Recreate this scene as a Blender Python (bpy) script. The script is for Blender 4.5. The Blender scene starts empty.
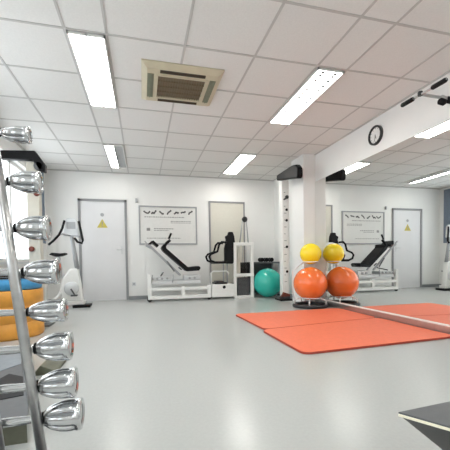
import bpy, bmesh, math, random
from mathutils import Vector, Matrix
random.seed(7)
PI = math.pi
scn = bpy.context.scene
col = scn.collection

# ------------------------------------------------------------ materials
def lin(c):
    return tuple((x/12.92 if x <= .04045 else ((x+.055)/1.055)**2.4) for x in c)
def rgb(r, g, b):
    return lin((r/255, g/255, b/255))
def mat(name, c, rough=.5, metal=0., spec=.5, noise=0., nscale=30., bump=0., bscale=60., emit=None, es=0., coat=0.):
    m = bpy.data.materials.new(name); m.use_nodes = True
    nt = m.node_tree; b = nt.nodes['Principled BSDF']
    b.inputs['Base Color'].default_value = (*c, 1)
    b.inputs['Roughness'].default_value = rough
    b.inputs['Metallic'].default_value = metal
    b.inputs['Specular IOR Level'].default_value = spec
    b.inputs['Coat Weight'].default_value = coat
    tc = nt.nodes.new('ShaderNodeTexCoord')
    if noise:
        n = nt.nodes.new('ShaderNodeTexNoise'); n.inputs['Scale'].default_value = nscale; n.inputs['Detail'].default_value = 4
        r = nt.nodes.new('ShaderNodeValToRGB')
        r.color_ramp.elements[0].position = .3; r.color_ramp.elements[1].position = .7
        r.color_ramp.elements[0].color = (*[x*(1-noise) for x in c], 1)
        r.color_ramp.elements[1].color = (*[min(1, x*(1+noise)) for x in c], 1)
        nt.links.new(tc.outputs['Object'], n.inputs['Vector'])
        nt.links.new(n.outputs['Fac'], r.inputs['Fac'])
        nt.links.new(r.outputs['Color'], b.inputs['Base Color'])
    if bump:
        n2 = nt.nodes.new('ShaderNodeTexNoise'); n2.inputs['Scale'].default_value = bscale; n2.inputs['Detail'].default_value = 3
        bp = nt.nodes.new('ShaderNodeBump'); bp.inputs['Strength'].default_value = bump; bp.inputs['Distance'].default_value = .002
        nt.links.new(tc.outputs['Object'], n2.inputs['Vector'])
        nt.links.new(n2.outputs['Fac'], bp.inputs['Height'])
        nt.links.new(bp.outputs['Normal'], b.inputs['Normal'])
    if emit:
        b.inputs['Emission Color'].default_value = (*emit, 1)
        b.inputs['Emission Strength'].default_value = es
    return m

M = {}
M['wall'] = mat('wall_paint', (.80, .80, .785), .6, noise=.015, nscale=3, bump=.15, bscale=200)
M['ceil'] = mat('ceiling_tile', (.73, .725, .705), .8, noise=.03, nscale=90, bump=.3, bscale=150)
M['grid'] = mat('ceiling_rail', (.50, .49, .475), .5, noise=.03)
M['floor'] = mat('linoleum', (.45, .462, .45), .24, spec=.5, noise=.025, nscale=60, bump=.03, bscale=20)
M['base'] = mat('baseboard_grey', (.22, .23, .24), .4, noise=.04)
M['door'] = mat('door_laminate', (.70, .70, .71), .45, noise=.02, nscale=4)
M['doorframe'] = mat('door_frame_grey', (.27, .27, .28), .4, noise=.04)
M['white'] = mat('white_paint_metal', (.80, .80, .78), .3, noise=.02)
M['cream'] = mat('cream_paint_metal', (.56, .53, .46), .4, noise=.04, nscale=12)
M['offwhite'] = mat('offwhite_plastic', (.62, .63, .64), .35, noise=.03)
M['grey'] = mat('grey_paint_metal', (.36, .37, .38), .4, noise=.05)
M['darkgrey'] = mat('dark_grey_plastic', (.09, .095, .10), .45, noise=.08)
M['black'] = mat('black_vinyl', (.006, .006, .007), .5, spec=.2, noise=.15, bump=.2)
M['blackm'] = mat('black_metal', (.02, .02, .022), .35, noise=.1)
M['chrome'] = mat('chrome', (.58, .59, .60), .12, metal=1., noise=.04, nscale=8)
M['steel'] = mat('brushed_steel', (.5, .5, .5), .28, metal=1., noise=.06, nscale=40)
M['alu'] = mat('aluminium_strip', (.50, .49, .48), .3, metal=.9, noise=.04)
M['mirror'] = mat('mirror_glass', (.86, .875, .865), .0, metal=1.)
M['mat'] = mat('orange_foam', rgb(234, 116, 82), .5, noise=.04, nscale=25, bump=.4, bscale=120)
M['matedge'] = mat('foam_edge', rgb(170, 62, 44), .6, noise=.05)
M['teal'] = mat('teal_vinyl', rgb(30, 180, 165), .24, coat=.4, noise=.04, nscale=5)
M['orange'] = mat('orange_vinyl', rgb(244, 118, 50), .22, coat=.5, noise=.04, nscale=5)
M['yellow'] = mat('yellow_vinyl', rgb(250, 222, 16), .24, coat=.4, noise=.03, nscale=5)
M['wood'] = mat('golden_wood', rgb(214, 150, 60), .4, noise=.14, nscale=9)
M['blue'] = mat('blue_vinyl', rgb(60, 140, 190), .45, noise=.06)
M['curtain'] = mat('slate_fabric', rgb(124, 136, 150), .9, noise=.08, nscale=40, bump=.3)
M['acframe'] = mat('aged_plastic', rgb(196, 187, 162), .5, noise=.05, nscale=10)
M['acgrille'] = mat('brown_grille', rgb(120, 106, 84), .7, noise=.1, nscale=60)
M['acslot'] = mat('dark_slot', rgb(70, 60, 48), .7, noise=.1)
M['acside'] = mat('green_grey_vane', rgb(120, 124, 104), .6, noise=.08)
M['paper'] = mat('poster_paper', (.72, .72, .70), .55, noise=.02)
M['ink'] = mat('printed_ink', (.10, .10, .10), .6, noise=.1)
M['inkgrey'] = mat('faint_ink', (.30, .30, .295), .6, noise=.1)
M['creampanel'] = mat('cream_panel', (.62, .60, .53), .5, noise=.02)
M['signyellow'] = mat('sign_yellow', rgb(196, 180, 80), .5, noise=.05)
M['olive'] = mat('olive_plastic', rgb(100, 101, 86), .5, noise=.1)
M['edge'] = mat('ivory_edge', rgb(240, 234, 212), .4, noise=.02)
M['louvre'] = mat('louvre_metal', (.55, .56, .57), .3, metal=.5, noise=.03)
M['tube'] = mat('lit_diffuser', (.9, .9, .9), .5, emit=(1, .985, .93), es=13.)
M['reel'] = mat('red_brown_plastic', rgb(110, 50, 36), .5, noise=.1)
M['platform'] = mat('platform_rubber', rgb(128, 138, 146), .4, noise=.08)
g = bpy.data.materials.new('window_glass'); g.use_nodes = True
nt = g.node_tree; nt.nodes.remove(nt.nodes['Principled BSDF'])
tr = nt.nodes.new('ShaderNodeBsdfTransparent'); gl = nt.nodes.new('ShaderNodeBsdfGlossy'); mx = nt.nodes.new('ShaderNodeMixShader')
gl.inputs['Roughness'].default_value = .02; mx.inputs[0].default_value = .06
nt.links.new(tr.outputs[0], mx.inputs[1]); nt.links.new(gl.outputs[0], mx.inputs[2])
nt.links.new(mx.outputs[0], nt.nodes['Material Output'].inputs[0]); M['glass'] = g

# ------------------------------------------------------------ geometry helpers
class MB:
    """collects shapes and links them as one mesh object"""
    def __init__(s):
        s.bm = bmesh.new(); s.mi = 0
    def _fin(s, faces, smooth=False):
        for f in faces:
            f.material_index = s.mi; f.smooth = smooth
    def box(s, x0, x1, y0, y1, z0, z1):
        v = [s.bm.verts.new(p) for p in [(x0,y0,z0),(x1,y0,z0),(x1,y1,z0),(x0,y1,z0),(x0,y0,z1),(x1,y0,z1),(x1,y1,z1),(x0,y1,z1)]]
        s._fin([s.bm.faces.new([v[i] for i in q]) for q in [(0,3,2,1),(4,5,6,7),(0,1,5,4),(1,2,6,5),(2,3,7,6),(3,0,4,7)]])
        return s
    def prism(s, pts, a, b):
        """closed polygon pts (3d) at a offset vector extruded by vector b"""
        a = Vector(a); b = Vector(b)
        lo = [s.bm.verts.new(Vector(p)+a) for p in pts]; hi = [s.bm.verts.new(Vector(p)+a+b) for p in pts]
        n = len(pts); fs = [s.bm.faces.new(lo[::-1]), s.bm.faces.new(hi)]
        for i in range(n):
            fs.append(s.bm.faces.new([lo[i], lo[(i+1) % n], hi[(i+1) % n], hi[i]]))
        s._fin(fs); return s
    def bar(s, p, q, w, h, up=(0,0,1)):
        """rectangular bar from p to q"""
        p = Vector(p); q = Vector(q); d = (q-p).normalized(); up = Vector(up)
        sd = d.cross(up)
        if sd.length < 1e-4: sd = d.cross(Vector((0,1,0)))
        sd.normalize(); u = sd.cross(d).normalized()
        c = [sd*w/2*i + u*h/2*j for i, j in ((-1,-1),(1,-1),(1,1),(-1,1))]
        return s.prism([p+k for k in c], (0,0,0), q-p)
    def tube(s, pts, r, n=12, closed=False, caps=True):
        pts = [Vector(p) for p in pts]; m = len(pts); rings = []
        rr = r if isinstance(r, (list, tuple)) else [r]*m
        prev = None
        for i, p in enumerate(pts):
            if closed: d = (pts[(i+1) % m]-pts[i-1])
            else: d = pts[min(i+1, m-1)]-pts[max(i-1, 0)]
            d.normalize()
            if prev is None:
                a = d.orthogonal().normalized()
            else:
                a = prev - d*prev.dot(d)
                a = a.normalized() if a.length > 1e-5 else d.orthogonal().normalized()
            prev = a; b = d.cross(a)
            rings.append([s.bm.verts.new(p + (a*math.cos(2*PI*k/n)+b*math.sin(2*PI*k/n))*rr[i]) for k in range(n)])
        fs = []
        for i in range(m if closed else m-1):
            A = rings[i]; B = rings[(i+1) % m]
            off = 0
            if closed and i == m-1:
                off = min(range(n), key=lambda o: (A[0].co-B[o].co).length)
            for k in range(n):
                fs.append(s.bm.faces.new([A[k], A[(k+1) % n], B[(k+1+off) % n], B[(k+off) % n]]))
        s._fin(fs, True)
        if caps and not closed:
            s._fin([s.bm.faces.new(rings[0][::-1]), s.bm.faces.new(rings[-1])])
        return s
    def rod(s, p, q, r, n=16):
        return s.tube([p, q], r, n)
    def lathe(s, prof, c=(0,0,0), axis='z', n=32, smooth=True, rot=0.):
        """prof: (radius, height) pairs from one end to the other"""
        c = Vector(c); rings = []
        def P(r, h, k):
            a = 2*PI*k/n + rot; x, y = r*math.cos(a), r*math.sin(a)
            if axis == 'z': return c+Vector((x, y, h))
            if axis == 'x': return c+Vector((h, x, y))
            return c+Vector((x, h, y))
        for r, h in prof:
            if r < 1e-6: rings.append([s.bm.verts.new(P(0, h, 0))])
            else: rings.append([s.bm.verts.new(P(r, h, k)) for k in range(n)])
        fs = []
        for A, B in zip(rings, rings[1:]):
            for k in range(n):
                k2 = (k+1) % n
                if len(A) == 1 and len(B) == 1: continue
                if len(A) == 1: fs.append(s.bm.faces.new([A[0], B[k2], B[k]]))
                elif len(B) == 1: fs.append(s.bm.faces.new([A[k], A[k2], B[0]]))
                else: fs.append(s.bm.faces.new([A[k], A[k2], B[k2], B[k]]))
        s._fin(fs, smooth)
        caps = []
        if len(rings[0]) > 1: caps.append(s.bm.faces.new(rings[0][::-1]))
        if len(rings[-1]) > 1: caps.append(s.bm.faces.new(rings[-1]))
        s._fin(caps); return s
    def build(s, name, m, parent=None, bevel=0., kind=None):
        bmesh.ops.recalc_face_normals(s.bm, faces=s.bm.faces)
        me = bpy.data.meshes.new(name); s.bm.to_mesh(me); s.bm.free()
        for x in (m if isinstance(m, (list, tuple)) else [m]): me.materials.append(M[x])
        o = bpy.data.objects.new(name, me); col.objects.link(o)
        if parent is not None:
            o.parent = parent
            o.matrix_parent_inverse = Matrix.Translation(parent.location).inverted()
            if parent.parent is not None:
                o.matrix_parent_inverse = Matrix.Identity(4)
        if bevel:
            b = o.modifiers.new('bevel', 'BEVEL'); b.width = bevel; b.segments = 3; b.limit_method = 'ANGLE'; b.angle_limit = .6
        if kind: o['kind'] = kind
        return o

def thing(name, label, cat, loc=(0,0,0), group=None):
    o = bpy.data.objects.new(name, None); o.empty_display_size = .1; col.objects.link(o); o.location = loc
    o['label'] = label; o['category'] = cat
    if group: o['group'] = group
    return o
def tag(o, label, cat, group=None):
    o['label'] = label; o['category'] = cat
    if group: o['group'] = group
    return o
def arc(cx, cy, r, a0, a1, n):
    return [(cx+r*math.cos(a0+(a1-a0)*i/n), cy+r*math.sin(a0+(a1-a0)*i/n)) for i in range(n+1)]

# ------------------------------------------------------------ room
XL, XR, YB, YF, H = -1.8, 2.955, 6.932, -2.4, 2.595
MB().box(XL-.2, XR+.2, YF-.2, YB+.2, -.1, 0).build('floor', 'floor', kind='structure')
c = MB(); c.box(XL-.2, XR+.2, YF-.2, YB+.2, H, H+.1); c.mi = 1
for x in (-1.175, -.55, -.2375, .3875, 1.0125, 1.6375, 1.95, 2.575):
    c.box(x-.010, x+.010, YF, YB, H-.004, H+.001)
y = 2.774-.625*8
while y < YB:
    c.box(XL, XR, y-.010, y+.010, H-.0045, H+.001); y += .625
c.box(XL, XR, YB-.02, YB, H-.02, H+.001); c.box(XL, XL+.02, YF, YB, H-.02, H+.001); c.box(XR-.02, XR, YF, YB, H-.012, H+.001)
c.build('ceiling', ['ceil', 'grid'], kind='structure')
# back wall with the door opening
w = MB(); w.box(XL-.2, -1.20, YB, YB+.2, 0, H); w.box(-.30, XR+.2, YB, YB+.2, 0, H); w.box(-1.20, -.30, YB, YB+.2, 2.03, H)
w.build('wall_back', 'wall', kind='structure')
MB().box(XL-.2, XR+.2, YF-.2, YF, 0, H).build('wall_front', 'wall', kind='structure')
MB().box(XR, XR+.2, YF, YB, 0, H).build('wall_right', 'wall', kind='structure')
MB().box(2.725, XR, 5.10, 5.55, 0, H).build('wall_pillar', 'wall', kind='structure')
# left wall with three window openings
wins = [(4.62, 6.30), (2.20, 3.90), (-.2, 1.50), (-2.1, -.9)]
Z0, Z1 = .80, 2.32
w = MB(); w.box(XL-.2, XL, YF, YB, 0, Z0); w.box(XL-.2, XL, YF, YB, Z1, H)
ys = [YB]+[v for a in wins for v in (a[1], a[0])]+[YF]
for i in range(0, len(ys), 2): w.box(XL-.2, XL, ys[i+1], ys[i], Z0, Z1)
w.build('wall_left', 'wall', kind='structure')
for i, (a, b) in enumerate(wins):
    f = MB()
    x0, x1 = XL-.14, XL-.08
    for (p, q, r, t) in ((a, b, Z0, Z0+.05), (a, b, Z1-.05, Z1), (a, a+.05, Z0, Z1), (b-.05, b, Z0, Z1), ((a+b)/2-.03, (a+b)/2+.03, Z0, Z1)):
        f.box(x0, x1, p, q, r, t)
    W = f.build('window_%d' % (i+1), 'white', kind='structure')
    MB().box(XL-.115, XL-.11, a+.05, b-.05, Z0+.05, Z1-.05).build('pane', 'glass', W)
    MB().box(XL-.08, XL+.06, a, b, Z0-.03, Z0).build('window_sill', 'offwhite', W)
# door
d = MB()
for (p, q, r, t) in ((-1.215, -1.17, 0, 2.045), (-.335, -.29, 0, 2.045), (-1.215, -.29, 2.0, 2.045)):
    d.box(p, q, YB-.025, YB+.08, r, t)
D = d.build('door_1', 'doorframe', kind='structure')
MB().box(-1.17, -.335, YB-.005, YB+.04, .001, 2.0).build('door_leaf', 'door', D)
h = MB(); h.box(-.42, -.39, YB-.012, YB-.004, .94, 1.10); h.rod((-.405, YB-.012, 1.03), (-.405, YB-.05, 1.03), .008); h.rod((-.405, YB-.05, 1.03), (-.50, YB-.05, 1.03), .008)
h.build('door_handle', 'offwhite', D)
# skirting
MB().box(-.29, XR, YB-.015, YB, 0, .07).build('baseboard_back', 'base', kind='structure')
MB().box(XL, -1.215, YB-.015, YB, 0, .07).build('baseboard_corner', 'base', kind='structure')
MB().box(XL, XL+.015, YF, YB-.015, 0, .07).build('baseboard_left', 'base', kind='structure')
MB().box(XR-.015, XR, 5.56, YB-.015, 0, .07).build('baseboard_right', 'base', kind='structure')
# mirror and the metal strip it stands on
MB().box(2.925, XR, YF, 5.10, 0, .088).build('trim_1', 'alu', kind='structure')
MB().box(2.915, XR, YF, 5.10, .088, .10).build('trim_2', 'white', kind='structure')
mir = thing('wall_mirror', 'large frameless mirror covering the right wall below the clock', 'mirror', (2.95, 3.8, .1))
MB().box(2.94, XR-.001, 2.53, 5.095, .10, 2.12).build('mirror_panel', 'mirror', mir)
MB().box(2.94, XR-.001, -.1, 2.522, .10, 2.12).build('mirror_panel', 'mirror', mir)

# ------------------------------------------------------------ ceiling lights
def ceiling_light(x0, x1, y0, y1, label, halves=(1, 1), blades=True):
    t = thing('ceiling_light', label, 'ceiling light', ((x0+x1)/2, (y0+y1)/2, H), 'recessed strip lights in the ceiling')
    a, b = x0+.014, x1-.014; y0 += .014; y1 -= .014; xm = (a+b)/2
    f = MB(); z0, z1 = H-.024, H
    f.box(a, a+.012, y0, y1, z0, z1); f.box(b-.012, b, y0, y1, z0, z1); f.box(a, b, y0, y0+.012, z0, z1); f.box(a, b, y1-.012, y1, z0, z1)
    f.box(xm-.006, xm+.006, y0, y1, z0, z1); f.box(a, b, y0, y1, H-.006, H-.001)
    f.build('light_frame', 'white', t)
    for k, (p, q) in enumerate(((a+.012, xm-.006), (xm+.006, b-.012))):
        if halves[k]:
            MB().box(p, q, y0+.012, y1-.012, H-.020, H-.008).build('diffuser', 'tube', t)
        if blades or not halves[k]:
            l = MB(); n = 16 if halves[k] else 24
            for i in range(1, n):
                yy = y0+(y1-y0)*i/n; wd = .0015 if halves[k] else .003
                l.box(p, q, yy-wd, yy+wd, z0+.004, H-.021 if halves[k] else H-.007)
            if halves[k] and y0 < 4 and x0 > 1:
                pm = (p+q)/2; sl = MB()
                for i in range(1, 14):
                    yy = y0+(y1-y0)*i/14; sl.box(pm-.020, pm+.020, yy-.019, yy+.019, z0-.001, z0+.003)
                sl.box(pm-.02, pm+.02, y0+.02, y0+.06, z0-.001, z0+.003); sl.build('reflector_slots', 'base', t)
            l.build('louvre', 'louvre', t)
    return t
ceiling_light(-.55, -.2375, 2.774, 4.024, 'bright strip light in the ceiling at upper left, left of the air conditioner')
ceiling_light(1.6375, 1.95, 2.774, 4.024, 'large louvred strip light in the ceiling right of the air conditioner')
ceiling_light(-.55, -.2375, 5.274, 6.524, 'small distant strip light above the door, only its left half lit', (1, 0))
ceiling_light(1.6375, 1.95, 5.274, 6.524, 'small distant strip light in the ceiling above the cable machine')
for x in (-.55, 1.6375):
    ceiling_light(x, x+.3125, .274, 1.524, 'strip light in the ceiling above the dumbbell rack side' if x < 0 else 'strip light in the ceiling near the pull-up bar')
for x in (-.55, 1.6375):  # extra pair added out of view behind the camera to supply light
    ceiling_light(x, x+.3125, -1.9, -.65, 'added unseen strip light behind the viewer on the rack side' if x < 0 else 'added unseen strip light behind the viewer on the mirror side')

# ------------------------------------------------------------ air conditioner cassette
ac = thing('air_conditioner', 'beige square air conditioning cassette with brown grille in the ceiling', 'air conditioner', (.42, 3.41, H))
x0, x1, y0, y1 = .03, .80, 3.03, 3.74; zt = H-.001; zb = H-.045
f = MB()
def ringq(f, o, i):
    (a, b, c_, d_, z), (e, g_, h_, k, z2) = o, i
    O = [(a, c_, z), (b, c_, z), (b, d_, z), (a, d_, z)]; I = [(e, h_, z2), (g_, h_, z2), (g_, k, z2), (e, k, z2)]
    for j in range(4):
        l = (j+1) % 4
        f._fin([f.bm.faces.new([f.bm.verts.new(p) for p in (O[j], O[l], I[l], I[j])])])
ringq(f, (x0, x1, y0, y1, zt), (x0, x1, y0, y1, zt-.012))
ringq(f, (x0, x1, y0, y1, zt-.012), (x0+.05, x1-.05, y0+.05, y1-.05, zb))
ringq(f, (x0+.05, x1-.05, y0+.05, y1-.05, zb), (x0+.140, x1-.140, y0+.140, y1-.140, zb))
ringq(f, (x0+.140, x1-.140, y0+.140, y1-.140, zb), (x0+.155, x1-.155, y0+.155, y1-.155, zb+.012))
f.box(x0+.135, x1-.135, y0+.135, y0+.155, zb-.008, zb+.01); f.box(x0+.135, x1-.135, y1-.155, y1-.135, zb-.008, zb+.01)
f.box(x0+.135, x0+.155, y0+.155, y1-.155, zb-.008, zb+.01); f.box(x1-.155, x1-.135, y0+.155, y1-.155, zb-.008, zb+.01)
bmesh.ops.remove_doubles(f.bm, verts=f.bm.verts, dist=1e-5)
f.build('casing', 'acframe', ac)
gq = MB(); gq.box(x0+.155, x1-.155, y0+.155, y1-.155, zb+.010, zb+.016)
for i in range(1, 18):
    xx = x0+.155+(x1-x0-.31)*i/18; gq.box(xx-.004, xx+.004, y0+.155, y1-.155, zb, zb+.010)
for i in range(1, 4):
    yy = y0+.155+(y1-y0-.31)*i/4; gq.box(x0+.155, x1-.155, yy-.005, yy+.005, zb-.002, zb+.010)
gq.build('intake_grille', 'acgrille', ac)
for (a, b, c_, d_, m) in ((x0+.17, x1-.17, y0+.06, y0+.11, 'acslot'), (x0+.17, x1-.17, y1-.11, y1-.06, 'acslot'), (x0+.055, x0+.115, y0+.135, y1-.135, 'acside'), (x1-.115, x1-.055, y0+.135, y1-.135, 'acside')):
    s_ = MB(); s_.box(a, b, c_, d_, zb-.003, zb+.002)
    if b-a > d_-c_: s_.box(a, b, (c_+d_)/2-.004, (c_+d_)/2+.004, zb-.010, zb-.003)
    else: s_.box((a+b)/2-.004, (a+b)/2+.004, c_, d_, zb-.010, zb-.003)
    s_.build('air_vane', m, ac)

# ------------------------------------------------------------ clock on the beam
ck = thing('wall_clock', 'round wall clock with black rim and white dial above the mirror', 'clock', (XR, 3.585, 2.355))
cx = XR-.001; cc = (cx, 3.585, 2.355)
MB().lathe([(.098, 0), (.122, 0), (.122, -.03), (.112, -.038), (.098, -.03), (.098, 0)], cc, 'x', 48).build('rim', 'blackm', ck)
MB().lathe([(.099, -.002), (.099, -.014)], cc, 'x', 48).build('dial', 'white', ck)
h = MB()
for k in range(12):
    a = k*PI/6; u = Vector((0, math.sin(a), math.cos(a)))
    h.bar(Vector(cc)+Vector((-.0155, 0, 0))+u*.078, Vector(cc)+Vector((-.0155, 0, 0))+u*.092, .006, .002, (1, 0, 0))
h.build('hour_marks', 'ink', ck)
for a, L, wd in ((math.radians(200), .05, .008), (math.radians(170), .075, .006)):
    h = MB(); u = Vector((0, math.sin(a), math.cos(a))); h.bar(Vector(cc)+Vector((-.019, 0, 0))-u*.01, Vector(cc)+Vector((-.019, 0, 0))+u*L, wd, .002, (1, 0, 0)); h.build('clock_hand', 'ink', ck)

# ------------------------------------------------------------ back wall items
ds = thing('warning_sign', 'small yellow triangular warning sign on the door', 'sign', (-.766, YB-.006, 1.55))
MB().prism([(-.870, 0, 1.475), (-.665, 0, 1.475), (-.7675, 0, 1.65)], (0, YB-.010, 0), (0, .004, 0)).build('triangle', 'signyellow', ds)
s_ = MB(); s_.box(-.785, -.750, YB-.013, YB-.010, 1.50, 1.515); s_.box(-.776, -.759, YB-.013, YB-.010, 1.535, 1.60); s_.build('symbol', 'inkgrey', ds)
tag(MB().lathe([(.036, 0), (.036, -.006)], (-.766, YB-.005, 1.735), 'y', 24).build('round_sticker', 'grey'), 'small round grey sticker on the door above the yellow triangle', 'sticker')

po = thing('wall_poster', 'wide framed exercise poster with a row of small figures on the back wall', 'poster', (.55, YB, 1.53))
a, b, zc, zd = -.055, 1.16, 1.13, 1.94
f = MB()
for q in ((a, b, zc, zc+.03), (a, b, zd-.03, zd), (a, a+.03, zc+.03, zd-.03), (b-.03, b, zc+.03, zd-.03)): f.box(q[0], q[1], YB-.025, YB, q[2], q[3])
f.build('poster_frame', 'grey', po)
MB().box(a+.03, b-.03, YB-.012, YB-.002, zc+.03, zd-.03).build('poster_sheet', 'paper', po)
Yp = YB-.0135
f = MB()
poses = [((-.055,.03),(-.02,.0),(.03,-.02),(.055,.0)), ((-.05,-.03),(-.02,.01),(.0,-.025),(.03,.02)), ((-.04,.03),(0,.0),(.03,-.035)), ((-.03,-.035),(0,.015),(.035,.03)),
         ((-.04,-.02),(-.01,-.01),(.01,.025),(.04,-.01)), ((-.045,.0),(-.01,.02),(.035,.015)), ((-.03,-.03),(-.01,.015),(.03,.025))]
for k, ps in enumerate(poses):
    X = .10+.152*k; Z = 1.80
    for p, q in zip(ps, ps[1:]): f.bar((X+p[0], Yp, Z+p[1]), (X+q[0], Yp, Z+q[1]), .030, .002, (0, 1, 0))
    f.lathe([(.019, -.001), (.019, .001)], (X+ps[-1][0]+.01, Yp, Z+ps[-1][1]+.014), 'y', 12)
f.build('printed_figures', 'ink', po)
f = MB()
def textline(xa, xb, z, hh):
    x = xa
    while x < xb:
        L = random.uniform(.02, .06); f.box(x, min(x+L, xb), Yp, Yp+.001, z, z+hh); x += L+.012
textline(.06, .88, 1.700, .018); textline(.60, 1.03, 1.615, .016); textline(.60, 1.03, 1.585, .012)
textline(.25, .66, 1.455, .02); textline(.25, .56, 1.42, .014); textline(.10, .80, 1.26, .014)
f.box(.10, .17, Yp, Yp+.001, 1.42, 1.48)
f.build('printed_text', 'inkgrey', po)

wp = thing('wall_panel', 'tall narrow cream panel in dark frame on wall behind the cable machine', 'wall panel', (1.83, YB, .3))
a, b, zc, zd = 1.425, 2.24, .25, 2.075
f = MB()
for q in ((a, b, zc, zc+.03), (a, b, zd-.035, zd), (a, a+.035, zc+.03, zd-.035), (b-.03, b, zc+.03, zd-.035)): f.box(q[0], q[1], YB-.03, YB, q[2], q[3])
f.build('panel_frame', 'doorframe', wp)
MB().box(a+.035, b-.03, YB-.015, YB-.002, zc+.03, zd-.035).build('panel_sheet', 'creampanel', wp)
t = thing('wall_sensor', 'tiny grey sensor on the wall between door and poster', 'sensor', (-.09, YB, 2.05))
MB().box(-.115, -.07, YB-.04, YB, 2.0, 2.08).build('sensor_housing', 'grey', t, .006)
t = thing('wall_socket', 'white wall socket low on back wall right of the door', 'socket', (-.18, YB, .32))
MB().box(-.22, -.14, YB-.012, YB, .28, .36).build('cover_plate', 'offwhite', t, .003)
MB().lathe([(.022, 0), (.022, -.003)], (-.18, YB-.012, .32), 'y', 20).build('socket_insert', 'grey', t)
cu = MB(); n = 40
pts = [(XL+.016+.007*math.sin(i*1.5), 6.50+.30*i/n) for i in range(n+1)]
poly = [(x-.003, y_, 0) for x, y_ in pts]+[(x+.003, y_, 0) for x, y_ in reversed(pts)]
cu.prism(poly, (0, 0, 1.15), (0, 0, 1.38))
tag(cu.build('curtain', 'curtain'), 'narrow slate curtain on left wall beside the corner, seen in the mirror', 'curtain')

# ------------------------------------------------------------ mats
def rounded(corners, r, n=8):
    out = []; m = len(corners)
    for i in range(m):
        p = Vector(corners[i]); a_ = (Vector(corners[i-1])-p).normalized(); b_ = (Vector(corners[(i+1) % m])-p).normalized()
        for k in range(n+1):
            t_ = k/n; p0 = p+a_*r; p1 = p+b_*r
            q = p0*(1-t_)**2+p*2*t_*(1-t_)+p1*t_**2; out.append((q.x, q.y, 0))
    return out
def gym_mat(corners, label, loc):
    t = thing('exercise_mat', label, 'exercise mat', loc, 'orange exercise mats side by side on the floor')
    P = rounded(corners, .09)
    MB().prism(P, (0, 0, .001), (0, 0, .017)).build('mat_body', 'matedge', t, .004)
    cx_ = sum(c_[0] for c_ in corners)/4; cy_ = sum(c_[1] for c_ in corners)/4
    Q = [(cx_+(p[0]-cx_)*.992, cy_+(p[1]-cy_)*.992, 0) for p in P]
    MB().prism(Q, (0, 0, .018), (0, 0, .003)).build('mat_surface', 'mat', t, .001)
gym_mat([(1.235, 3.272), (1.245, 2.345), (2.905, 2.435), (2.905, 3.487)], 'nearer orange exercise mat with rounded front corner, alongside the mirror', (2.05, 2.9, 0))
gym_mat([(1.24, 4.36), (1.28, 3.290), (2.905, 3.502), (2.905, 4.36)], 'farther orange exercise mat, in front of the exercise balls', (2.05, 3.85, 0))

# ------------------------------------------------------------ balls
def ball(name, c_, r, m, label):
    b_ = MB(); prof = []
    n = 72
    for i in range(n+1):
        a = -PI/2+PI*i/n
        rr = r*(1+.0025*math.sin(a*44)) if abs(a) < 1.25 else r
        prof.append((abs(rr*math.cos(a)) if 0 < i < n else 0, rr*math.sin(a)))
    b_.lathe(prof, (0, 0, 0), 'z', 64)
    o = b_.build(name, m); o.location = c_; tag(o, label, 'exercise ball')
    v = MB().lathe([(.02, -.004), (.02, .002), (.012, .004)], (0, 0, r*.998), 'z', 16).build('valve_plug', 'offwhite'); v.parent = o
    return o
ball('exercise_ball', (2.648, 4.75, .380), .270, 'orange', 'large orange exercise ball on the black ring base below the yellow ball')
ball('exercise_ball', (2.725, 4.87, .868), .175, 'yellow', 'small yellow exercise ball above the orange ball')
ball('exercise_ball', (2.53, 6.3, .302), .30, 'teal', 'teal exercise ball under the small dark table by the back wall')
bs = thing('ball_stand', 'ball stand with black ring base and pale uprights holding orange and yellow balls', 'ball stand', (2.645, 4.75, 0))
def ring(cx_, cy_, z, R, n=48): return [(cx_+R*math.cos(2*PI*k/n), cy_+R*math.sin(2*PI*k/n), z) for k in range(n)]
MB().tube(ring(2.645, 4.75, .028, .262), .028, 12, True).build('base_ring', 'blackm', bs)
MB().tube(ring(2.648, 4.75, .151, .155), .008, 8, True).build('cup_ring', 'white', bs)
for k in range(5):
    a = -PI/2-.55+k*2*PI/5
    p = (2.645+.262*math.cos(a), 4.75+.262*math.sin(a)); q = (2.645+.155*math.cos(a), 4.75+.155*math.sin(a))
    MB().tube([(p[0], p[1], .05), (p[0], p[1], .12), (q[0], q[1], .150)], .010, 10).build('foot_post', 'white', bs)
for a in (1.15, 2.2):
    p = (2.645+.262*math.cos(a), 4.75+.262*math.sin(a))
    e = (2.725+.12*math.cos(a), 4.87+.12*math.sin(a))
    o2 = (2.645+.315*math.cos(a), 4.75+.315*math.sin(a))
    MB().tube([(p[0], p[1], .05), (o2[0], o2[1], .2), (o2[0], o2[1], .58), (e[0], e[1], .731)], .010, 10).build('upright', 'white', bs)
MB().tube(ring(2.725, 4.87, .734, .12), .008, 8, True).build('cup_ring', 'white', bs)

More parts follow.
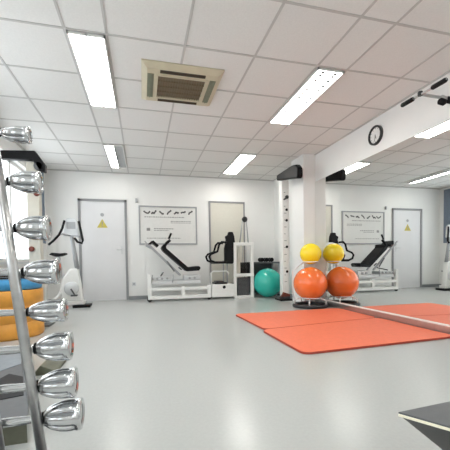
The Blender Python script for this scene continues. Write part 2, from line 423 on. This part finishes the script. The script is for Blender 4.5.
# ------------------------------------------------------------ small table over the teal ball
tb = thing('side_table', 'small dark metal table standing over the teal ball', 'table', (2.56, 6.67, 0))
MB().box(2.235, 2.90, 6.46, 6.88, .70, .735).build('tabletop', 'darkgrey', tb, .004)
for (x, y_) in ((2.255, 6.85), (2.255, 6.49), (2.87, 6.85), (2.87, 6.49)):
    L = MB().box(x-.015, x+.03-.015, y_-.015, y_+.015, .03, .70).build('leg', 'grey', tb)
    MB().box(x-.028, x+.028, y_-.028, y_+.028, 0, .03).build('foot_cap', 'black', L)
MB().box(2.25, 2.87, 6.865, 6.875, .05, .70).build('back_panel', 'darkgrey', tb)
def copy_tree(o, parent=None):
    c_ = o.copy(); col.objects.link(c_)
    if parent is not None:
        c_.parent = parent; c_.matrix_parent_inverse = o.matrix_parent_inverse.copy()
    for ch in o.children: copy_tree(ch, c_)
    return c_
t = thing('hand_weight', 'black hand weight on the dark table, leftmost of three', 'dumbbell', (2.50, 6.6, .735), 'black hand weights on the small dark table')
for yy in (-.075, .045): MB().lathe([(.036, 0), (.045, .006), (.045, .034), (.036, .04)], (2.50, 6.6+yy, .781), 'y', 20).build('weight_head', 'black', t)
MB().rod((2.50, 6.555, .781), (2.50, 6.645, .781), .013).build('grip', 'steel', t)
for dx, lb in ((.11, 'black hand weight in the middle of the three on dark table'), (.225, 'black hand weight on the dark table, rightmost of three')):
    c_ = copy_tree(t); c_.location.x += dx; c_['label'] = lb

# ------------------------------------------------------------ cable towers
tw = thing('cable_tower', 'slim white cable tower with black top arm beside the pillar', 'exercise machine', (2.65, 5.72, 0))
MB().box(2.58, 2.72, 5.66, 5.80, .08, 2.30).build('column', 'white', tw, .006)
MB().box(2.50, 2.74, 5.57, 5.86, 0, .03).build('base_plate', 'black', tw, .004)
q = MB()
for i in range(14): q.box(2.615, 2.615+(.03 if i % 2 else .05), 5.657, 5.66, .35+i*.13, .362+i*.13)
q.build('height_scale', 'inkgrey', tw)
for z in (1.72, 1.52, 1.02, .55):
    MB().lathe([(.022, 0), (.026, -.012), (.020, -.022)], (2.665, 5.66, z), 'y', 16).build('hole_plug', 'black', tw)
k = MB(); k.lathe([(.02, 0), (.035, -.015), (.035, -.04), (.02, -.05)], (2.665, 5.66, 1.955), 'y', 18); k.bar((2.665, 5.63, 1.955), (2.59, 5.60, 1.90), .022, .022)
k.build('adjusting_knob', 'blackm', tw)
q = MB(); q.prism([(0, 5.70, 2.27), (0, 5.20, 2.18), (0, 4.88, 2.11), (0, 4.85, 2.14), (0, 4.85, 2.28), (0, 4.93, 2.35), (0, 5.08, 2.375), (0, 5.70, 2.37)], (2.485, 0, 0), (.10, 0, 0))
q.build('top_arm', 'black', tw, .03)
MB().box(2.50, 2.72, 5.64, 5.82, .03, .08).build('base_block', 'darkgrey', tw, .004)
q = MB(); q.prism([(2.52, 5.60, .08), (2.70, 5.60, .08), (2.70, 5.60, .12), (2.58, 5.60, .16)], (0, 0, 0), (0, .05, 0)); q.build('pedal', 'reel', tw)

lt = thing('cable_tower', 'cream post with bent black arm behind the dumbbell rack', 'exercise machine', (-1.26, 4.45, 0))
MB().box(-1.335, -1.205, 4.38, 4.50, .02, 2.0).build('column', 'cream', lt, .005)
MB().box(-1.42, -1.12, 4.32, 4.62, 0, .02).build('base_plate', 'darkgrey', lt)
q = MB(); q.prism([(-1.60, 0, 2.015), (-1.60, 0, 2.11), (-1.225, 0, 2.13), (-1.115, 0, 1.97), (-1.12, 0, 1.88), (-1.19, 0, 1.89), (-1.25, 0, 2.015)], (0, 4.34, 0), (0, .09, 0))
q.build('top_arm', 'black', lt, .012)
MB().lathe([(.045, 0), (.055, .01), (.055, .03), (.045, .04)], (-1.19, 4.34, 1.95), 'y', 24).build('pulley', 'darkgrey', lt)
for (x, z) in ((-1.225, 1.62), (-1.30, .95)):
    MB().lathe([(.03, 0), (.033, -.02), (.022, -.03)], (x, 4.38, z), 'y', 16).build('stop_knob', 'reel', lt)

# ------------------------------------------------------------ wooden drum with blue pad
dr = thing('wooden_drum', 'round golden wooden drum with blue padded top behind the rack', 'drum', (-1.38, 4.05, 0))
cx_, cy_, R = -1.43, 3.95, .345
MB().lathe([(R-.01, .0), (R, .02), (R, .16), (R-.008, .165), (R-.008, .172), (R, .178), (R, .33), (R-.008, .335), (R-.008, .342), (R, .348), (R, .49), (R-.01, .5)], (cx_, cy_, 0), 'z', 64).build('drum_body', 'wood', dr)
MB().lathe([(R-.03, .5), (R-.012, .51), (R-.006, .56), (R-.012, .60), (R-.04, .615), (0, .62)], (cx_, cy_, 0), 'z', 64).build('padded_top', 'blue', dr)
MB().tube(ring(cx_, cy_, .628, R-.035), .010, 8, True).build('rim_cord', 'black', dr)

# ------------------------------------------------------------ exercise bike
bk = thing('exercise_bike', 'white exercise bike with grey console and black handlebars by the door', 'exercise bike', (-1.2, 6.1, 0))
Yk = 6.12
q = MB(); q.prism([(-1.36, 0, .10), (-1.40, 0, .30), (-1.34, 0, .52), (-1.22, 0, .68), (-1.10, 0, .68), (-1.06, 0, .45), (-1.02, 0, .10)], (0, Yk-.06, 0), (0, .13, 0))
q.build('body_shell', 'white', bk, .03)
MB().lathe([(.0, -.005), (.10, 0), (.12, .02), (.12, .04)], (-1.20, Yk-.10, .33), 'y', 32).build('crank_cover', 'offwhite', bk)
MB().tube([(-1.11, Yk, .66), (-1.15, Yk, .95), (-1.19, Yk, 1.25), (-1.20, Yk, 1.36)], [.042, .036, .032, .03], 14).build('console_post', 'grey', bk)
q = MB(); q.prism([(-1.31, 0, 1.24), (-1.28, 0, 1.50), (-1.24, 0, 1.545), (-1.12, 0, 1.545), (-1.08, 0, 1.50), (-1.05, 0, 1.24)], (0, Yk-.07, 0), (0, .06, 0))
cs = q.build('console', 'offwhite', bk, .012)
MB().box(-1.25, -1.11, Yk-.074, Yk-.069, 1.36, 1.48).build('console_screen', 'grey', cs)
for pts in ([(-1.19, Yk-.06, 1.24), (-1.30, Yk-.10, 1.27), (-1.36, Yk-.14, 1.26)], [(-1.19, Yk-.06, 1.24), (-1.08, Yk-.10, 1.24), (-1.02, Yk-.14, 1.18)]):
    MB().tube(pts, .014, 10).build('handlebar', 'grey', bk)
MB().tube([(-1.275, Yk-.10, 1.50), (-1.31, Yk-.12, 1.36), (-1.36, Yk-.14, 1.25), (-1.44, Yk-.17, 1.15), (-1.51, Yk-.2, 1.08)], .019, 10).build('grip', 'black', bk)
MB().tube([(-1.05, Yk-.10, 1.49), (-1.02, Yk-.12, 1.34), (-.985, Yk-.14, 1.16), (-1.0, Yk-.15, 1.11), (-1.07, Yk-.15, 1.13), (-1.12, Yk-.13, 1.20)], .019, 10).build('grip', 'black', bk)
q = MB(); q.prism([(-1.54, 0, .92), (-1.50, 0, .955), (-1.36, 0, .94), (-1.28, 0, .95), (-1.27, 0, .92), (-1.36, 0, .89), (-1.44, 0, .885)], (0, Yk-.09, 0), (0, .16, 0))
q.build('saddle', 'black', bk, .015)
MB().tube([(-1.40, Yk, .89), (-1.385, Yk, .78), (-1.33, Yk, .48)], .022, 12).build('seat_post', 'offwhite', bk)
MB().tube([(-1.47, Yk-.20, .15), (-1.42, Yk-.05, .20), (-1.36, Yk, .30)], .028, 12).build('rear_strut', 'white', bk)
MB().box(-1.40, -1.0, Yk-.08, Yk+.10, .045, .11).build('base_beam', 'white', bk, .01)
MB().box(-1.46, -1.39, Yk-.25, Yk+.28, .0, .06).build('stabilizer_bar', 'black', bk, .01)
MB().box(-1.18, -.90, Yk-.16, Yk+.10, .0, .045).build('stabilizer_bar', 'black', bk, .01)
for s_, z in ((-1, .22), (1, .44)):
    p_ = MB(); p_.bar((-1.20, Yk+s_*.13, .33), (-1.20-.06*s_, Yk+s_*.13, z), .02, .025, (0, 1, 0)); p_.box(-1.25-.06*s_, -1.15-.06*s_, Yk+s_*.18-.04, Yk+s_*.18+.04, z-.012, z+.012)
    p_.build('pedal', 'darkgrey', bk)

# ------------------------------------------------------------ bench machine
lp = thing('leg_press_bench', 'long white leg press bench with sloping black backrest below the poster', 'exercise machine', (.95, 6.35, 0))
Y0 = 6.33
q = MB(); q.box(.09, 1.32, Y0-.03, Y0+.03, .045, .11); q.box(.09, 1.32, Y0+.34, Y0+.40, .045, .11); q.box(.09, .15, Y0-.03, Y0+.40, .045, .11); q.build('base_frame', 'white', lp, .006)
for dy in (0, .37): MB().box(.09, 1.32, Y0-.03+dy, Y0+.03+dy, .21, .27).build('guide_rail', 'white', lp, .006)
for x in (.12, .76, 1.28): MB().box(x-.035, x+.035, Y0-.032, Y0+.032, .045, .30 if x > .2 else .52).build('post', 'white', lp, .006)
for x in (.12, 1.28): MB().lathe([(.03, -.02), (.045, -.014), (.045, .014), (.03, .02)], (x, Y0, .046), 'y', 20).build('foot_wheel', 'black', lp)
for x in (.12, 1.28): MB().lathe([(.03, -.02), (.045, -.014), (.045, .014), (.03, .02)], (x, Y0+.37, .046), 'y', 20).build('foot_wheel', 'black', lp)
MB().box(.13, 1.12, Y0+.02, Y0+.33, .33, .40).build('carriage', 'offwhite', lp, .01)
MB().box(.15, .55, Y0+.05, Y0+.30, .40, .47).build('foot_block', 'offwhite', lp, .01)
MB().box(.80, 1.12, Y0+.05, Y0+.30, .40, .50).build('seat_block', 'offwhite', lp, .01)
for x in (.18, .27, .36, .46, .90, 1.00): MB().lathe([(.022, 0), (.022, -.03)], (x, Y0+.05, .44), 'y', 16).build('adjusting_pin', 'grey', lp)
for x in (.16, .56): MB().rod((x, Y0+.01, .36), (x+.02, Y0+.01, .52), .010).build('pin_rod', 'grey', lp)
for yy in (Y0+.04, Y0+.26): MB().bar((.13, yy, 1.10), (.72, yy, .50), .025, .035).build('slope_rail', 'grey', lp)
q = MB(); q.prism([(.40, 0, 1.11), (.445, 0, 1.10), (.455, 0, 1.03), (.87, 0, .655), (1.09, 0, .675), (1.12, 0, .64), (1.09, 0, .585), (.84, 0, .575), (.39, 0, .98), (.355, 0, 1.04)], (0, Y0-.02, 0), (0, .34, 0))
q.build('backrest', 'black', lp, .012)
q = MB(); q.bar((.12, Y0+.15, 1.10), (.20, Y0+.15, 1.17), .16, .04); q.bar((.19, Y0+.15, 1.17), (.30, Y0+.15, 1.07), .30, .05); q.build('head_pad', 'black', lp, .01)
q = MB(); q.bar((.07, Y0+.15, 1.10), (.17, Y0+.15, 1.04), .2, .03); q.bar((.05, Y0+.05, 1.17), (.14, Y0+.05, 1.07), .03, .02); q.build('head_bracket', 'grey', lp)
q = MB(); q.tube([(.41, Y0, 1.06), (.46, Y0-.02, 1.13), (.53, Y0-.03, 1.19)], .028, 12); q.build('shoulder_pad', 'black', lp)
q = MB(); q.rod((.50, Y0-.03, 1.21), (.55, Y0-.03, 1.32), .020); q.build('hand_grip', 'black', lp)
for p, e in (((.74, Y0-.02, .61), (.68, Y0-.02, .66)), ((.46, Y0-.01, .78), (.60, Y0-.01, .58)), ((.40, Y0+.30, .55), (.34, Y0+.02, .50))): MB().rod(p, e, .014).build('release_lever', 'darkgrey', lp)

cm = thing('cable_machine', 'white cable machine with black chair and weight stack under a pulley', 'exercise machine', (1.8, 6.35, 0))
q = MB(); q.box(1.335, 1.80, Y0-.06, Y0+.34, .045, .30); q.build('machine_box', 'white', cm, .012)
MB().lathe([(.028, 0), (.032, -.01), (.02, -.02)], (1.58, Y0-.06, .245), 'y', 18).build('box_knob', 'black', cm)
q = MB(); q.box(1.40, 1.66, Y0, Y0+.28, .30, .335); q.box(1.44, 1.60, Y0+.02, Y0+.26, .335, .36); q.build('foot_plate', 'blackm', cm, .008)
q = MB(); q.tube([(1.36, Y0+.14, .30), (1.36, Y0+.14, .52), (1.40, Y0+.14, .56), (1.68, Y0+.14, .56), (1.74, Y0+.14, .50)], .018, 10); q.build('seat_frame', 'white', cm)
for x in (1.62, 1.70): MB().rod((x, Y0+.14, .30), (x, Y0+.14, .78), .014).build('seat_post', 'grey', cm)
q = MB(); q.prism([(1.62, 0, .76), (1.62, 0, 1.02), (1.66, 0, 1.20), (1.64, 0, 1.27), (1.70, 0, 1.30), (1.71, 0, 1.36), (1.80, 0, 1.36), (1.83, 0, 1.27), (1.85, 0, 1.10), (1.83, 0, .76), (1.79, 0, .71), (1.66, 0, .71)], (0, Y0+.0, 0), (0, .10, 0))
q.build('backrest', 'black', cm, .02)
q = MB(); q.box(1.38, 1.66, Y0-.02, Y0+.30, .715, .765); q.build('seat', 'black', cm, .015)
q = MB(); q.tube([(1.66, Y0-.03, 1.14), (1.55, Y0-.03, 1.15), (1.50, Y0-.03, 1.10), (1.46, Y0-.03, .96), (1.33, Y0-.03, .91), (1.29, Y0-.03, .86), (1.32, Y0-.03, .78), (1.42, Y0-.03, .74), (1.66, Y0-.03, .745)], .022, 12)
q.build('armrest', 'black', cm)
q = MB(); q.tube([(1.66, Y0+.30, 1.14), (1.55, Y0+.30, 1.15), (1.50, Y0+.30, 1.10), (1.46, Y0+.30, .96), (1.33, Y0+.30, .91), (1.29, Y0+.30, .86), (1.32, Y0+.30, .78), (1.42, Y0+.30, .74)], .022, 12)
q.build('armrest', 'black', cm)
for x, wd in ((1.83, .05), (2.195, .06)): MB().box(x-wd/2, x+wd/2, Y0-.03, Y0+.03, 0, 1.13).build('upright', 'white', cm, .005)
q = MB(); q.box(1.805, 2.225, Y0-.04, Y0+.04, 1.08, 1.14); q.build('crossbar', 'white', cm, .005)
q = MB(); q.box(1.80, 2.225, Y0-.045, Y0+.035, .445, .505); q.build('crossbar', 'white', cm, .005)
q = MB(); q.box(1.80, 2.225, Y0-.04, Y0+.05, .0, .05); q.build('base_bar', 'white', cm, .005)
MB().lathe([(.035, -.02), (.058, -.015), (.05, 0), (.058, .015), (.035, .02)], (2.065, Y0+.05, 1.62), 'y', 28).build('pulley', 'blackm', cm)
q = MB(); q.tube([(2.03, Y0+.05, 1.66), (1.955, Y0+.05, 1.13)], .014, 8); q.build('pulley_strut', 'grey', cm)
MB().tube([(2.10, Y0+.05, 1.62), (2.14, Y0+.05, 1.13)], .014, 8).build('pulley_strut', 'grey', cm)
for x in (1.94, 2.02, 2.10): MB().rod((x, Y0+.08, .05), (x, Y0+.08, 1.10), .009).build('guide_rod', 'steel', cm)
q = MB()
for i in range(9): q.box(1.965, 2.15, Y0+.04, Y0+.14, .50+i*.026, .523+i*.026)
q.build('weight_stack', 'black', cm)
q = MB()
for i in range(14): q.box(1.90, 2.15, Y0+.06, Y0+.16, .055+i*.026, .078+i*.026)
q.build('weight_stack', 'darkgrey', cm)
q = MB(); q.prism([(1.87, 0, .51), (1.96, 0, .51), (1.955, 0, 1.05), (1.92, 0, 1.05)], (0, Y0+.05, 0), (0, .03, 0)); q.build('cable_shroud', 'cream', cm)

# ------------------------------------------------------------ pull-up bar on the beam
pu = thing('pull_up_bar', 'black-gripped wall bar with steel arm above the mirror near the ceiling', 'pull-up bar', (XR, 2.3, 2.25))
Xp = 2.50
MB().rod((Xp, 2.20, 2.262), (Xp, 2.68, 2.268), .010).build('bar', 'steel', pu)
MB().tube([(Xp, 2.20, 2.262), (Xp, 2.21, 2.262), (Xp, 2.33, 2.264), (Xp, 2.34, 2.264)], [.016, .021, .021, .016], 16).build('grip', 'black', pu)
MB().tube([(Xp, 2.54, 2.267), (Xp, 2.55, 2.267), (Xp, 2.67, 2.268), (Xp, 2.68, 2.268)], [.016, .021, .021, .016], 16).build('grip', 'black', pu)
MB().lathe([(.018, -.02), (.022, -.012), (.022, .012), (.018, .02)], (Xp, 2.463, 2.275), 'z', 18).build('pivot', 'blackm', pu)
q = MB(); q.bar((Xp, 2.463, 2.27), (2.78, 2.43, 2.245), .025, .02); q.bar((2.70, 2.435, 2.255), (XR-.02, 2.42, 2.205), .03, .028); q.build('arm', 'steel', pu, .003)
q = MB(); q.tube([(2.68, 2.43, 2.215), (2.69, 2.43, 2.213), (2.735, 2.43, 2.207), (2.745, 2.43, 2.206)], [.02, .03, .03, .022], 16); q.build('stop_knob', 'black', pu)
q = MB(); q.tube([(2.76, 2.43, 2.235), (2.77, 2.43, 2.235), (2.83, 2.43, 2.23), (2.84, 2.43, 2.23)], [.022, .03, .03, .022], 16); q.build('stop_knob', 'black', pu)
MB().box(XR-.02, XR-.001, 2.36, 2.48, 2.14, 2.29).build('wall_bracket', 'blackm', pu, .003)

# ------------------------------------------------------------ bench at lower right
bn = thing('weight_bench', 'dark bench top with ivory edge at lower right foreground', 'bench', (1.1, .75, 0))
zt = .25
top = [(.827, .897), (1.62, .955), (1.30, .30), (1.17, .36)]
top = [(.827, .899), (1.60, .957), (1.60, .35), (1.17, .36)]
MB().prism([(p[0], p[1], 0) for p in top], (0, 0, zt-.002), (0, 0, .006)).build('bench_pad', 'darkgrey', bn, .002)
MB().prism([(p[0], p[1], 0) for p in top], (0, 0, zt-.012), (0, 0, .010)).build('edge_strip', 'edge', bn, .002)
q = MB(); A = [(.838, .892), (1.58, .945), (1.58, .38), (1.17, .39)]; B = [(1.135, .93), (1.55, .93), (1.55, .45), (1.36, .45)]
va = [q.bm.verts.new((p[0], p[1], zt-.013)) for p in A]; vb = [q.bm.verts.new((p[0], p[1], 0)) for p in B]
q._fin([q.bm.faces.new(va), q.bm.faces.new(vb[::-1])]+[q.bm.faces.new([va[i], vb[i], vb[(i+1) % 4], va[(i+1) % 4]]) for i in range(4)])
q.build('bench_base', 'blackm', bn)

# ------------------------------------------------------------ grey platform behind the rack
pf = thing('step_platform', 'grey step platform on the floor behind lower rungs of the rack', 'step platform', (-.9, 2.2, 0))
MB().prism(rounded([(-1.25, 2.88), (-.88, 2.78), (-.485, 1.52), (-.98, 1.50)], .03), (0, 0, .085), (0, 0, .02)).build('tread', 'darkgrey', pf, .004)
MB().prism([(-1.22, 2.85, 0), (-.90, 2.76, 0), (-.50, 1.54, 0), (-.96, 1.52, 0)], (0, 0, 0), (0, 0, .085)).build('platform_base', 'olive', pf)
MB().prism([(-1.10, 2.80, 0), (-.90, 2.74, 0), (-.80, 2.40, 0), (-.98, 2.10, 0)], (0, 0, .105), (0, 0, .003)).build('tread_panel', 'platform', pf)
MB().prism([(-.80, 2.20, 0), (-.70, 2.12, 0), (-.60, 1.82, 0), (-.92, 1.72, 0)], (0, 0, .105), (0, 0, .003)).build('tread_panel', 'black', pf)
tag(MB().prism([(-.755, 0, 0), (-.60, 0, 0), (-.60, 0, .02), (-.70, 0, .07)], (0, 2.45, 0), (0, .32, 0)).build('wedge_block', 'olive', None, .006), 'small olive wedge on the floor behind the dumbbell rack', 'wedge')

# ------------------------------------------------------------ dumbbell rack
YR = 1.15
def railx(z): return -.387-.107*(z-.66)-.0
rk = thing('dumbbell_rack', 'leaning chrome ladder rack holding dumbbells at the left edge', 'dumbbell rack', (-.38, YR, 0))
for dx in (0, -.118):
    MB().tube([(railx(0)+dx, YR, .012), (railx(1.42)+dx, YR, 1.42)], .0155, 20).build('rail', 'steel', rk)
for z in (.03, 1.40):
    MB().rod((railx(z)-.118, YR, z), (railx(z), YR, z), .012).build('crossbar', 'steel', rk)
MB().box(railx(0)-.17, railx(0)+.05, YR-.14, YR+.20, 0, .014).build('base_plate', 'darkgrey', rk)
# chrome dumbbells, each resting in its own pair of hooks
# head start x, head end x, height, size
spec = [(-0.43, -0.345, 1.19, 0.573, 'topmost chrome dumbbell on the rack, above the black arm'),
        (-0.41, -0.318, 1.039, 0.763, 'chrome dumbbell just below the black arm, second from the top'),
        (-0.394, -0.298, 0.89, 0.878, 'chrome dumbbell in front of the cream post, third from the top'),
        (-0.376, -0.272, 0.746, 0.916, 'chrome dumbbell just above the wooden drum, fourth from the top'),
        (-0.366, -0.254, 0.615, 0.840, 'chrome dumbbell overlapping the drum side, fifth from the top'),
        (-0.348, -0.241, 0.493, 1.031, 'chrome dumbbell just below the drum, sixth from the top'),
        (-0.346, -0.229, 0.367, 1.069, 'chrome dumbbell second from the bottom of the rack'),
        (-0.334, -0.213, 0.256, 1.107, 'lowest chrome dumbbell on the rack')]
protos = {}
def head(p):
    m = MB(); n = 72; fs = []
    prof = [(.013, 0, 0), (.022, .005, 0), (.030, .015, .5), (.038, .032, 1), (.044, .052, 1), (.046, .070, 1), (.046, .086, 1), (.045, .094, .6), (.047, .098, 0), (.047, .108, 0), (.045, .112, 0), (.034, .114, 0), (.030, .110, 0)]
    rings = []
    for R, h, d in prof:
        ring_ = []
        for k in range(n):
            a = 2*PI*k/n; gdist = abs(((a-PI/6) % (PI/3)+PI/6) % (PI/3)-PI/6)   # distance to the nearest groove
            ring_.append(m.bm.verts.new((h, *[R*(1-.30*d*math.exp(-(gdist/.13)**2))*f(a) for f in (math.cos, math.sin)])))
        rings.append(ring_)
    for i, (A, B) in enumerate(zip(rings, rings[1:])):
        for k in range(n):
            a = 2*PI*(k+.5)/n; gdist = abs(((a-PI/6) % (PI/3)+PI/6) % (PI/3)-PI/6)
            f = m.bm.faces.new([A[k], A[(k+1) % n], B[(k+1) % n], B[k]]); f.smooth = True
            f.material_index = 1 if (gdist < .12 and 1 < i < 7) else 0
    m._fin([m.bm.faces.new(rings[0][::-1]), m.bm.faces.new(rings[-1])])
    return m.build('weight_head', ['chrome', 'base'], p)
def dumbbell():
    t = thing('dumbbell', 'x', 'dumbbell', (0, 0, 0), 'chrome dumbbells stacked up the ladder rack')
    g_ = MB(); g_.tube([(-.088, 0, 0), (-.07, 0, 0), (0, 0, 0), (.07, 0, 0), (.088, 0, 0)], [.011, .011, .0135, .011, .011], 16); g_.build('grip', 'chrome', t)
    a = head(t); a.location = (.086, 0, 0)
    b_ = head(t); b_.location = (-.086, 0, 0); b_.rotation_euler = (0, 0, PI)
    for s_ in (-1, 1):
        r_ = MB(); r_.lathe([(.012, -.004), (.018, -.003), (.018, .003), (.012, .004)], (s_*.084, 0, 0), 'x', 20); r_.build('collar', 'black', t)
    return t
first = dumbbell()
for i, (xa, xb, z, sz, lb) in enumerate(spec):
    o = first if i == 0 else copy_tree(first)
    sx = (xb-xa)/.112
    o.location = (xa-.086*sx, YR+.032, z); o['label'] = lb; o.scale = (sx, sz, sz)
for (xa, xb, z, sz, lb) in spec:
    z -= .018*(1-sz)*-1
    for dx in (0, -.118):
        x = railx(z)+dx
        hk = MB(); hk.tube([(x, YR, z-.022), (x, YR+.030, z-.022), (x, YR+.052, z-.012), (x, YR+.056, z+.006)], .0055, 10); hk.build('hook', 'blackm', rk)

# ------------------------------------------------------------ light
W = bpy.data.worlds.new('World'); scn.world = W; W.use_nodes = True
bg = W.node_tree.nodes['Background']; bg.inputs[0].default_value = (.88, .95, 1, 1); bg.inputs[1].default_value = 3.3
for i, (a, b) in enumerate(wins):
    l = bpy.data.lights.new('window_portal', 'AREA'); l.shape = 'RECTANGLE'; l.size = Z1-Z0; l.size_y = b-a; l.cycles.is_portal = True
    o = bpy.data.objects.new('window_portal', l); col.objects.link(o); o.location = (XL-.15, (a+b)/2, (Z0+Z1)/2); o.rotation_euler = (0, -PI/2, 0)

# ------------------------------------------------------------ camera
yaw, pitch, roll = .24776, -.03183, -.01488
fw = Vector((math.sin(yaw)*math.cos(pitch), math.cos(yaw)*math.cos(pitch), math.sin(pitch)))
rt = Vector((math.cos(yaw), -math.sin(yaw), 0)); up = rt.cross(fw)
r2 = rt*math.cos(roll)+up*math.sin(roll); u2 = -rt*math.sin(roll)+up*math.cos(roll)
cam = bpy.data.cameras.new('camera'); co = bpy.data.objects.new('camera', cam); col.objects.link(co)
co.matrix_world = Matrix((( r2.x, u2.x, -fw.x, 0), (r2.y, u2.y, -fw.y, 0), (r2.z, u2.z, -fw.z, .774), (0, 0, 0, 1)))
cam.sensor_width = 36; cam.lens = 322.27/450*36; cam.shift_x = .0018; cam.shift_y = .1021; cam.clip_start = .02
scn.camera = co
vs = scn.view_settings; vs.view_transform = 'Standard'; vs.look = 'None'; vs.gamma = 1; vs.use_curve_mapping = False; vs.exposure = .5
scn.cycles.max_bounces = 14; scn.cycles.diffuse_bounces = 8
